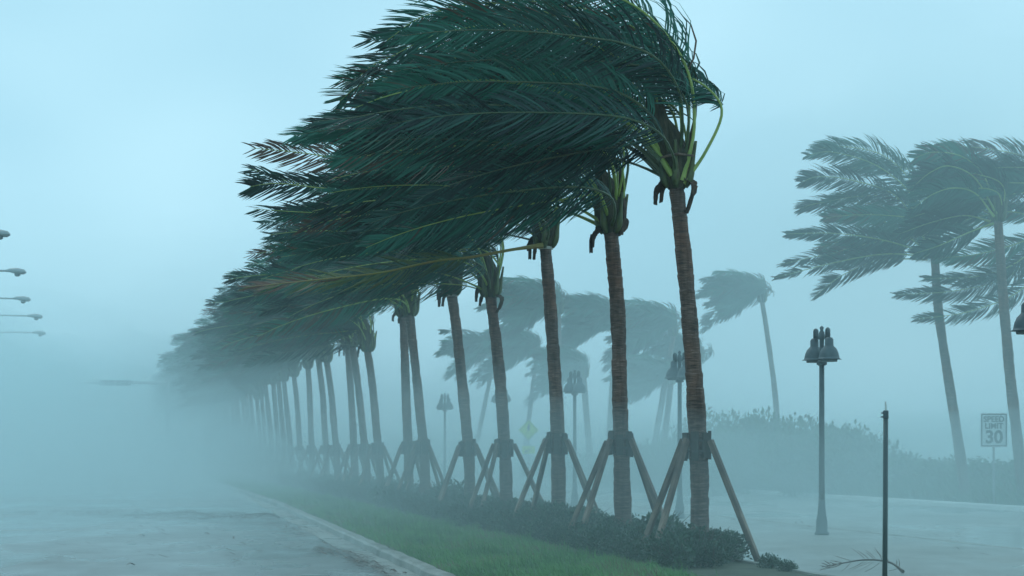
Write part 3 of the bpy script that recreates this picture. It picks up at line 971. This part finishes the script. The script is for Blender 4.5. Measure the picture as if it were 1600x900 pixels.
# ------------------------------------------------------------------ shrubs
def shrub_mesh(seed, n, rx, ry, rz, leaf, mat, lumps=7, twigs=14, name='shrub'):
    rr = random.Random(seed)
    mb = MB()
    cs = []
    for _ in range(lumps):
        a = rr.uniform(0, 2 * math.pi); q = rr.uniform(0, .6)
        cs.append((rx * q * math.cos(a), ry * q * math.sin(a), rz * rr.uniform(.3, .62), rr.uniform(.32, .55)))
    for _ in range(n):
        c = rr.choice(cs)
        v = Vector((rr.gauss(0, 1), rr.gauss(0, 1), rr.gauss(0, 1))).normalized() * (rr.random() ** 0.45)
        p = Vector((c[0] + v.x * rx * c[3], c[1] + v.y * ry * c[3], max(0.01, c[2] + v.z * rz * c[3] * 1.1)))
        d = (v * .6 + Vector((rr.gauss(-.35, .5), rr.gauss(0, .5), rr.gauss(.35, .4)))).normalized()
        s = d.cross(Vector((rr.gauss(0, 1), rr.gauss(0, 1), rr.gauss(0, 1)))).normalized()
        l = leaf * rr.uniform(.6, 1.25)
        t = rr.random()
        w = s * l * .28
        mb.add([p, p + d * l * .5 + w, p + d * l, p + d * l * .5 - w], [(0, 1, 2, 3)], 0, [(t, .3, 0), (t, .4, 0), (t, .8, 0), (t, .4, 0)])
    for _ in range(twigs):
        a = rr.uniform(0, 2 * math.pi); q = rr.uniform(.2, .9)
        p0 = Vector((rr.uniform(-.1, .1) * rx, rr.uniform(-.1, .1) * ry, 0))
        p1 = Vector((rx * q * math.cos(a) - .1, ry * q * math.sin(a), rz * rr.uniform(.75, 1.15)))
        mb.tube([p0, (p0 + p1) / 2 + Vector((rr.uniform(-.1, .1) * rx, 0, .1 * rz)), p1], [.012 * rz * 2, .008 * rz * 2, .003], 4, 1)
    return mb.mesh(name, [mat, M['twig']])

low = [shrub_mesh(60 + s, 2300, .62, .62, .55, .07, M['shrub']) for s in range(4)]
rr = random.Random(9)
spots = []
Y = 32.6
row = 0
while Y < 112:
    for c in ((8.0, 8.75, 9.45) if Y < 60 else (8.2, 9.2)):
        spots.append((c + rr.uniform(-.18, .18), Y + rr.uniform(-.4, .4), c, Y))
    Y += 1.05 if Y < 60 else 2.3
spots = [s for s in spots if not (s[0] > 9.1 and s[1] < 33.6)]
used = set()
for i, (c, Y, c0, Yb) in enumerate(spots):
    o = link('low_shrub', low[i % 4])
    o.location = P(c, Y, 0.09)
    s = rr.uniform(.8, 1.15) * (0.8 if c < 8.2 else 1.0)
    if Y > 60: s *= 1.3
    o.scale = (s, s, s * rr.uniform(.8, 1.05))
    o.rotation_euler = (0, 0, rr.uniform(0, 6.28))
    ks = [ROWC * F / (n_[0] - VPX) for n_ in near]
    q = min(range(len(ks)), key=lambda j: abs(ks[j] - Yb))
    side = 'on the grass side' if c0 < 8.4 else ('on the paved side' if c0 > 9.1 else 'in mid hedge')
    st_ = (Yb - ks[q]) / (1.06 if Yb < 60 else 2.3)
    cand = ['farthest in front of', 'well in front of', 'just in front of', 'beside', 'just behind', 'well behind', 'farthest behind']
    ix = max(0, min(6, int(round(st_)) + 3))
    order = sorted(range(7), key=lambda j: abs(j - 3 - st_))
    ix = next((j for j in order if (side, j, q) not in used), ix)
    used.add((side, ix, q))
    pos = cand[ix]
    nth = 'nearest' if q == 0 else ORD[q] + ' nearest'
    lab = 'low shrub %s, %s the %s braced palm' % (side, pos, nth)
    tag(o, lab, 'shrub', 'low shrubs in the near hedge' if Y < 60 else 'low shrubs in the far part of the hedge')
for (x, y, s, lab) in ((1205, 893, .42, 'small dark shrub under the right foot of the nearest brace'), (1232, 898, .34, 'tiny shrub at the right end of the hedge, beyond the brace foot')):
    Y = (CAMZ - .05) * F / (y - HOR) * 1.0
    o = link('low_shrub', low[0]); o.location = px(x, y, Y); o.location.z = 0.06; o.scale = (s, s, s)
    tag(o, lab, 'shrub')

dune = [shrub_mesh(80 + s, 7000, 2.5, 2.0, 2.1, .20, M['dune'], 11, 3) for s in range(3)]
dspots = [(1030, 700, 104), (1075, 688, 102), (1120, 664, 104), (1165, 668, 100), (1215, 668, 98), (1262, 672, 96), (1300, 678, 94), (1340, 690, 92), (1375, 705, 90),
          (1420, 722, 86), (1465, 728, 84), (1510, 728, 82), (1555, 730, 80), (1600, 728, 78), (1645, 726, 77), (985, 712, 112), (950, 715, 118), (1240, 690, 90), (1140, 690, 96), (1310, 700, 88), (915, 716, 122), (880, 718, 126), (1005, 706, 108)]
DL = ['seaside shrub showing left of the nearest braced trunk above the far kerb', 'seaside shrub half hidden behind the nearest braced trunk',
      'rounded shrub top just right of the nearest braced trunk', 'tall shrub below the gap left of the slender distant palm', 'tallest shrub at the foot of the slender distant palm',
      'tall shrub just left of the near lamp post', 'tall shrub just right of the near lamp post', 'sloping shrub between the near lamp post and the thin steel post',
      'shrub directly behind the thin steel post', 'low shrub just right of the thin steel post', 'low shrub left of the tall leaning palm trunk', 'low shrub at the foot of the tall leaning palm',
      'low shrub directly behind the speed limit sign post', 'low shrub at the foot of the right edge palm', 'low shrub cut by the right edge of the picture',
      'dim shrub between the first and second braced trunks', 'faint shrub just right of the second braced trunk', 'lower front shrub left of the near lamp post',
      'lower front shrub near the right prop of the nearest brace', 'lower front shrub right of the near lamp post',
      'dim shrub low in the mist left of the second braced trunk', 'dimmest shrub just right of the third braced trunk', 'dim shrub midway between the two nearest braced trunks']
for i, (x, ytop, Y) in enumerate(dspots):
    o = link('seaside_shrub', dune[i % 3])
    b = px(x, 0, Y); b.z = 0.02
    o.location = b
    h = CAMZ + (HOR - ytop) * Y / F
    o.scale = (1.05, 1.0, max(.3, h / 2.0))
    o.rotation_euler = (0, 0, i * 1.7)
    tag(o, DL[i],
        'shrub', 'tall shrubs behind the far kerb' if x < 1400 else 'low shrubs by the speed limit sign')
# rank dune grass behind the far kerb
mb = MB()
for i in range(16000):
    Y = rr.uniform(62, 150)
    c = 27.5 + abs(rr.gauss(0, 2.6))
    n_ = noise.noise(Vector((c * .5, Y * .25, 2)))
    blade(mb, P(c, Y, 0.06), rr.uniform(.35, .8) * (1 + .7 * n_), .022, -.3, rr)
tag(link('dune_grass', mb.mesh('dune_grass', M['dune'])), 'rank green dune grass along the far side of the white kerb', 'grass', kind='stuff')

# ------------------------------------------------------------------ street lamps with bell shades
def make_lamp():
    root = empty('street_lamp')
    mb = MB()
    lathe(mb, [(.15, 0), (.155, .05), (.125, .08), (.12, .30), (.095, .42), (.075, .60), (.072, .75)], 16)
    link('base', mb.mesh('base', M['lamp_metal'], smooth=True), root)
    mb = MB()
    lathe(mb, [(.066, .74), (.062, 1.6), (.056, 2.8), (.055, 3.62)], 14)
    link('pole', mb.mesh('pole', M['lamp_metal'], smooth=True), root)
    mb = MB()
    lathe(mb, [(.07, 3.58), (.11, 3.60), (.11, 3.66), (.05, 3.70), (.05, 4.12), (.075, 4.16), (.06, 4.28), (.03, 4.32), (.045, 4.38), (.01, 4.42)], 12)
    link('hub', mb.mesh('hub', M['lamp_metal'], smooth=True), root)
    for k, a in enumerate((R(-66), R(114))):
        c = Vector((.29 * math.cos(a), .29 * math.sin(a), 3.70))
        mb = MB()
        lathe(mb, [(.27, 0), (.225, .02), (.215, .06), (.20, .13), (.16, .22), (.10, .28), (.092, .30), (.09, .42), (.06, .46), (.03, .47)], 20, c=c)
        s = mb.mesh('shade', M['lamp_metal'], smooth=True)
        sh = link('shade', s, root)
        mb = MB()
        lathe(mb, [(.17, -.05), (.175, -.005), (.10, .0)], 16, c=c)
        link('lens', mb.mesh('lens', M['lamp_lens'], smooth=True), sh)
        mb = MB()
        u = Vector((math.cos(a), math.sin(a), 0))
        top = c + Vector((0, 0, .46)) - u * .01
        ctr = top + Vector((0, 0, .11)) - u * .045
        pts = [top]
        for q in range(9):
            an = math.pi * q / 8
            pts.append(ctr + u * .045 * math.cos(an) + Vector((0, 0, .045 * math.sin(an) + .03)))
        pts.append(ctr - u * .05 - Vector((0, 0, .14)))
        mb.tube(pts, [.034] * len(pts), 7)
        link('hook', mb.mesh('hook', M['lamp_metal'], smooth=True), root)
    return root
lamp0 = make_lamp()
lamps = [(1284, 'street lamp with bell shades in the open, between two palms at right'),
         (1062, 'hazy bell shade street lamp just left of the nearest braced trunk'),
         (898, 'misty bell shade street lamp between the second and third braced trunks'),
         (783, 'misty bell shade street lamp hidden behind the fourth braced trunk'),
         (695, 'faint bell shade street lamp left of the fifth braced trunk'),
         (1628, 'bell shade street lamp at the right edge, only its shade rim showing')]
for i, (x, lab) in enumerate(lamps):
    o = lamp0 if i == 0 else copy_tree(lamp0)
    C = 14.7 + (.1 if i == 0 else 0)
    Y = C * F / (x - VPX)
    o.location = P(C, Y, 0.03)
    o.rotation_euler = (0, 0, i * 0.06)
    tag(o, lab, 'street lamp', 'bell shade street lamps beside the right road')

# cobra head lamps at far left
def make_cobra():
    root = empty('street_light')
    mb = MB()
    mb.tube([Vector((-2, 0, 0)), Vector((-2, 0, 4)), Vector((-2, 0, 9.0)), Vector((-1.98, 0, 9.5))], [.13, .10, .07, .06], 10)
    link('pole', mb.mesh('pole', M['galv'], smooth=True), root)
    mb = MB()
    mb.tube(catmull([Vector((-1.95, 0, 9.35)), Vector((-1.1, 0, 9.75)), Vector((.3, 0, 9.93)), Vector((2.2, 0, 9.9))], 12), [.045] * 13, 8)
    link('arm', mb.mesh('arm', M['galv'], smooth=True), root)
    mb = MB()
    mb.tube([Vector((2.1, 0, 9.9)), Vector((2.3, 0, 9.93)), Vector((2.6, 0, 9.9)), Vector((2.95, 0, 9.85)), Vector((3.05, 0, 9.83))], [.05, .10, .16, .13, .03], 10, flat=.9)
    link('lamp_head', mb.mesh('lamp_head', M['galv'], smooth=True), root)
    mb = MB()
    lathe(mb, [(.14, 0), (.13, -.07), (.07, -.11), (.01, -.12)], 12, c=(2.65, 0, 9.76))
    link('lens', mb.mesh('lens', M['lamp_lens'], smooth=True), root)
    return root
cb = make_cobra()
for i, (x, y, Y, lab) in enumerate(((16, 366, 84, 'topmost overhead street light reaching in from the left edge'),
                             (41, 425, 102, 'second overhead street light down the left edge'),
                             (48, 468, 120, 'third overhead street light down the left edge, curved arm'),
                             (67, 495, 136, 'fourth overhead street light at left, faint in the mist'),
                             (72, 521, 154, 'farthest overhead street light at left, barely visible'))):
    o = cb if i == 0 else copy_tree(cb)
    h = px(x, y, Y)
    s = h.z / 9.85
    o.scale = (1, 1, s)
    o.location = (h.x - 3.05, Y, 0)
    tag(o, lab, 'street light', 'overhead street lights along the left side')

# ------------------------------------------------------------------ traffic signal far down the road
root = empty('traffic_signal', P(0, 0))
Yt = 150
bp = px(262, 0, Yt); bp.z = 0
root.location = bp
tag(root, 'dim overhead traffic signal arm across the misty far road', 'traffic signal')
zt = px(0, 598, Yt).z
mb = MB(); mb.tube([Vector((0, 0, 0)), Vector((0, 0, zt + .4))], [.16, .12], 10); link('pole', mb.mesh('pole', M['galv']), root)
mb = MB(); mb.tube([Vector((0, 0, zt)), Vector((-3.3, 0, zt)), Vector((-6.7, 0, zt + .02))], [.12, .10, .07], 8); link('mast_arm', mb.mesh('mast_arm', M['galv']), root)
for xo in (-2.9, -4.0):
    mb = MB(); mb.box((xo, -.16, zt - .02), (1.0, .2, .36)); s = link('signal_head', mb.mesh('signal_head', M['lamp_metal']), root)
    for q in (-.3, 0, .3):
        mb = MB(); lathe(mb, [(.11, 0), (.12, .02), (.12, .16)], 12)
        l = link('visor', mb.mesh('visor', M['lamp_metal']), s, (xo + q, -.26, zt - .02)); l.rotation_euler = (R(90), 0, 0)

# ------------------------------------------------------------------ signs
def text_mesh(body, size, mat, off=0.0, name='lettering', ext=0.004, sx=1.0):
    cu = bpy.data.curves.new(name, 'FONT')
    cu.body = body
    cu.size = size
    cu.align_x = 'CENTER'
    cu.align_y = 'CENTER'
    cu.extrude = ext
    cu.offset = off
    t = bpy.data.objects.new(name, cu)
    COL.objects.link(t)
    dg = bpy.context.evaluated_depsgraph_get()
    me = bpy.data.meshes.new_from_object(t.evaluated_get(dg))
    bpy.data.objects.remove(t)
    me.materials.clear()
    me.materials.append(mat)
    return me

Ys = 71.0
root = empty('speed_limit_sign', px(1553, 0, Ys))
root.location.z = 0.03
tag(root, 'white speed limit sign reading SPEED LIMIT 30 on a thin post at right', 'road sign')
pc = px(1553, 672, Ys).z - .03
w, h = 42 * Ys / F, 53 * Ys / F
mb = MB(); mb.box((0, .04, (pc + .2) / 2), (.06, .05, pc + .2)); link('post', mb.mesh('post', M['galv']), root)
mb = MB(); mb.box((0, 0, pc), (w, .012, h)); pn = link('panel', mb.mesh('panel', M['sign_white']), root)
mb = MB()
bw = .035
i_ = .02
mb.box((0, -.010, pc + h / 2 - i_ - bw / 2), (w - 2 * i_, .006, bw)); mb.box((0, -.010, pc - h / 2 + i_ + bw / 2), (w - 2 * i_, .006, bw))
mb.box((-w / 2 + i_ + bw / 2, -.0095, pc), (bw, .005, h - 2 * i_ - 2 * bw)); mb.box((w / 2 - i_ - bw / 2, -.0095, pc), (bw, .005, h - 2 * i_ - 2 * bw))
link('border', mb.mesh('border', M['sign_black']), pn)
for body, z, size, off in (('SPEED', h * .315, .245, .006), ('LIMIT', h * .115, .245, .006), ('30', -h * .22, .56, .016)):
    o = link('lettering', text_mesh(body, size, M['sign_black'], off), pn, (0, -.012, pc + z))
    o.rotation_euler = (R(90), 0, 0)

C = 17.3
Yp = C * F / (826 - VPX)
root = empty('pedestrian_crossing_sign', P(C, Yp, -.02))
tag(root, 'faint yellow-green diamond crossing sign with a small plaque, seen through mist', 'road sign')
pc = px(0, 672, Yp).z + .02
mb = MB(); mb.box((0, .04, (pc + .4) / 2), (.06, .05, pc + .4)); link('post', mb.mesh('post', M['galv']), root)
sd_ = 30 * Yp / F * 0.76
mb = MB(); mb.box((0, 0, pc), (sd_, .012, sd_), 0, Matrix.Rotation(R(45), 3, 'Y')); dn = link('panel', mb.mesh('panel', M['sign_yellow']), root)
mb = MB()
for q in range(4):
    rm = Matrix.Rotation(R(45 + 90 * q), 3, 'Y')
    mb.box(Vector((0, -.009, pc)) + rm @ Vector((0, 0, sd_ / 2 - .035)), (sd_ - .10, .005, .018), 0, rm)
link('border', mb.mesh('border', M['sign_black']), dn)
mb = MB()                       # walking figure
def limb(a, b, w_):
    a, b = Vector((a[0], -.010, pc + a[1])), Vector((b[0], -.010, pc + b[1]))
    d = b - a
    mb.box((a + b) / 2, (w_, .006, d.length), 0, d.to_track_quat('Z', 'Y').to_matrix())
lathe(mb, [(.001, .214), (.03, .219), (.045, .245), (.03, .275), (.001, .29)], 10, c=(0.01, -.012, pc))
for a, b, w_ in (((0, .20), (0, -.02), .09), ((0, 0), (.10, -.15), .05), ((.10, -.15), (.14, -.28), .04), ((0, 0), (-.06, -.14), .05), ((-.06, -.14), (-.15, -.26), .04), ((0, .17), (.13, .06), .035), ((0, .17), (-.12, .04), .035)):
    limb(a, b, w_)
link('pictogram', mb.mesh('pictogram', M['sign_black']), dn)
mb = MB(); mb.box((0, 0, pc - .84), (.55, .012, .32)); pq = link('plaque', mb.mesh('plaque', M['sign_yellow']), root)
mb = MB()
mb.box((.03, -.010, pc - .82), (.26, .006, .035), 0, Matrix.Rotation(R(-38), 3, 'Y'))
mb.add([Vector((-.17, -.011, pc - .96)), Vector((-.02, -.011, pc - .94)), Vector((-.13, -.011, pc - .82))], [(0, 1, 2)])
link('arrow', mb.mesh('arrow', M['sign_black']), pq)

# ------------------------------------------------------------------ thin steel post in front
Yq = 23.0
root = empty('steel_post', px(1382, 0, Yq))
root.location.z = 0.03
tag(root, 'thin upright steel post with a broken pale tip, nearest the camera at right', 'post')
s = Yq / F
zt = px(0, 642, Yq).z - .03
mb = MB(); mb.tube([Vector((0, 0, 0)), Vector((.008, 0, zt * .5)), Vector((2 * s, 0, zt))], [.027, .026, .025], 12); link('shaft', mb.mesh('shaft', M['pole'], smooth=True), root)
mb = MB()
lathe(mb, [(.024, -.08), (.031, -.075), (.031, -.05), (.027, -.045), (.029, -.03), (.029, .0), (.024, .004)], 14, c=(2 * s, 0, zt))
mb.box((2 * s - .035, 0, zt - .022), (.02, .02, .016)); mb.box((2 * s - .037, 0, zt - .062), (.026, .016, .014))
link('collar', mb.mesh('collar', M['lamp_metal']), root)
mb = MB(); mb.tube([Vector((2 * s, 0, zt)), Vector((2 * s, 0, zt + .045)), Vector((2 * s - .002, 0, zt + .095))], [.012, .010, .008], 8); link('tip', mb.mesh('tip', M['clearcap']), root)

# ------------------------------------------------------------------ fallen fronds
def fallen(pts, lab, seed, leaf=.5, n=46, w=.012, mats=None):
    rr_ = random.Random(seed)
    mb = MB()
    o0 = Vector(pts[0])
    frond(mb, [Vector(p) - o0 for p in pts], rr_, roll=.9, leaf_len=leaf, n_leaf=n, pet=.1, base_r=.03, leaf_w=w, wind=.5, droop=-.10, dry=1.0, cut=.8)
    o = link('fallen_frond', mb.mesh('fallen_frond', mats or [M['litter'], M['twig']]), None, o0)
    return tag(o, lab, 'palm frond')
b0 = px(1352, 895, 33.0); b0.z = .06
fallen([b0 + Vector((.45, -.6, 0)), b0 + Vector((.3, -.3, .12)), b0 + Vector((0, 0, .14)), b0 + Vector((-.35, .1, .08)), b0 + Vector((-.6, .3, .02))],
       'dry brown palm frond lying at the bottom edge beside the thin post', 3, .32, 22, .006)
c0 = P(3.4, 58, .03)
fallen([c0 + Vector((.7, 0, .05)), c0 + Vector((.3, .1, .16)), c0 + Vector((-.4, .1, .1)), c0 + Vector((-1.4, -.2, .03))], 'brown fallen frond on the left road near the kerb', 4, .26, 30, .010)
c0 = P(1.5, 61, .03)
fallen([c0 + Vector((.9, 0, .03)), c0 + Vector((.3, .2, .1)), c0 + Vector((-.5, .1, .06)), c0 + Vector((-1.5, 0, .02))], 'brown fallen frond in the middle of the left road', 5, .24, 30, .010)

# ------------------------------------------------------------------ haze and blowing spray
def vol(name, mb, dens, col, label, aniso=0.0):
    m = bpy.data.materials.new(name)
    m.use_nodes = True
    t = m.node_tree
    t.nodes.clear()
    o_ = t.nodes.new("ShaderNodeOutputMaterial")
    v = t.nodes.new("ShaderNodeVolumePrincipled")
    v.inputs['Color'].default_value = (*col, 1)
    v.inputs['Density'].default_value = dens
    v.inputs['Anisotropy'].default_value = aniso
    t.links.new(v.outputs[0], o_.inputs['Volume'])
    o = link(name, mb.mesh(name, m))
    return tag(o, label, 'mist', kind='stuff')
mb = MB()
mb.box((0, 1570, 6.5), (5100, 3300, 15.2 + 0.0))
vol('haze', mb, 0.0008, (0.83, 0.98, 1.0), 'even pale blue rain haze filling the whole street', MIST_G)

def mist_sheet(name, rows, dens, label, seed, soft=6.0, rough=.35):
    """closed body of spray hugging the ground, its top rolling"""
    # rows: list of (Y, C0, C1, top)
    mb = MB()
    n = 40
    vs, fs = [], []
    for (Y, C0, C1, tp) in rows:
        for k in range(n + 1):
            s = k / n
            c = C0 + (C1 - C0) * s
            edge = min(1.0, (c - C0) / soft, (C1 - c) / soft) ** 0.75
            z = -.3 + (tp + .3) * edge * (1 + rough * noise.noise(Vector((c * .12, Y * .05, seed))) + rough * .5 * noise.noise(Vector((c * .45, Y * .16, seed))))
            z = min(z, 13.6)
            vs.append(P(c, Y, max(z, -.25)))
        for k in range(n + 1):
            c = C0 + (C1 - C0) * k / n
            vs.append(P(c, Y, -.5))
    q = 2 * (n + 1)
    for i in range(len(rows) - 1):
        a, b = i * q, (i + 1) * q
        for k in range(n):
            fs.append((a + k, a + k + 1, b + k + 1, b + k))
            fs.append((a + n + 1 + k + 1, a + n + 1 + k, b + n + 1 + k, b + n + 1 + k + 1))
        fs.append((a, b, b + n + 1, a + n + 1))
        fs.append((a + n, a + 2 * n + 1, b + 2 * n + 1, b + n))
    for a, rv in ((0, False), ((len(rows) - 1) * q, True)):
        for k in range(n):
            f = (a + k, a + n + 1 + k, a + n + 1 + k + 1, a + k + 1)
            fs.append(f[::-1] if rv else f)
    mb.add(vs, fs)
    return vol(name, mb, dens, (0.83, 0.98, 1.0), label, MIST_G)
def sheet_rows(Ya, Yb, C0, C1, top, ramp_len, endf=60.0):
    rows, Y = [], Ya
    while Y < Yb:
        f_ = min(1, (Y - Ya) / ramp_len) ** 0.8
        f_ *= min(1.0, (Yb - Y) / endf)
        rows.append((Y, C0, C1, 0.1 + top * f_))
        Y += 2.5 + Y * .035
    return rows
mist_sheet('blowing_spray', sheet_rows(15, 420, -40, 75, 2.6, 8), SPRAY * .8, 'ground-hugging white spray blowing across the street', 3.0, 6, .7)
mist_sheet('blowing_spray', sheet_rows(24, 420, -50, 16, 5.2, 20), SPRAY * .4, 'looser spray rising to half the height of the trunks', 7.0, 8, .6)
mist_sheet('mist_bank', sheet_rows(36, 480, -70, 24, 13.5, 70), BANK, 'pale mist bank swallowing the far crowns and the road', 11.0, 16, .2)
mist_sheet('spray_cloud', sheet_rows(80, 440, -60, 11, 8.5, 50), CLOUD, 'thick white spray cloud over the far end of the left road', 19.0, 8, .5)
mist_sheet('rain_curtain', sheet_rows(34, 125, 11.0, 110, 13.5, 16, 40), CURTAIN, 'thin rain curtain over the lamps and beach palms at right', 27.0, 5, .25)
mist_sheet('rain_curtain', sheet_rows(42, 220, -90, 5.0, 13.5, 60, 70), CURTAIN_L, 'thin rain curtain over the left side of the road', 31.0, 22, .25)
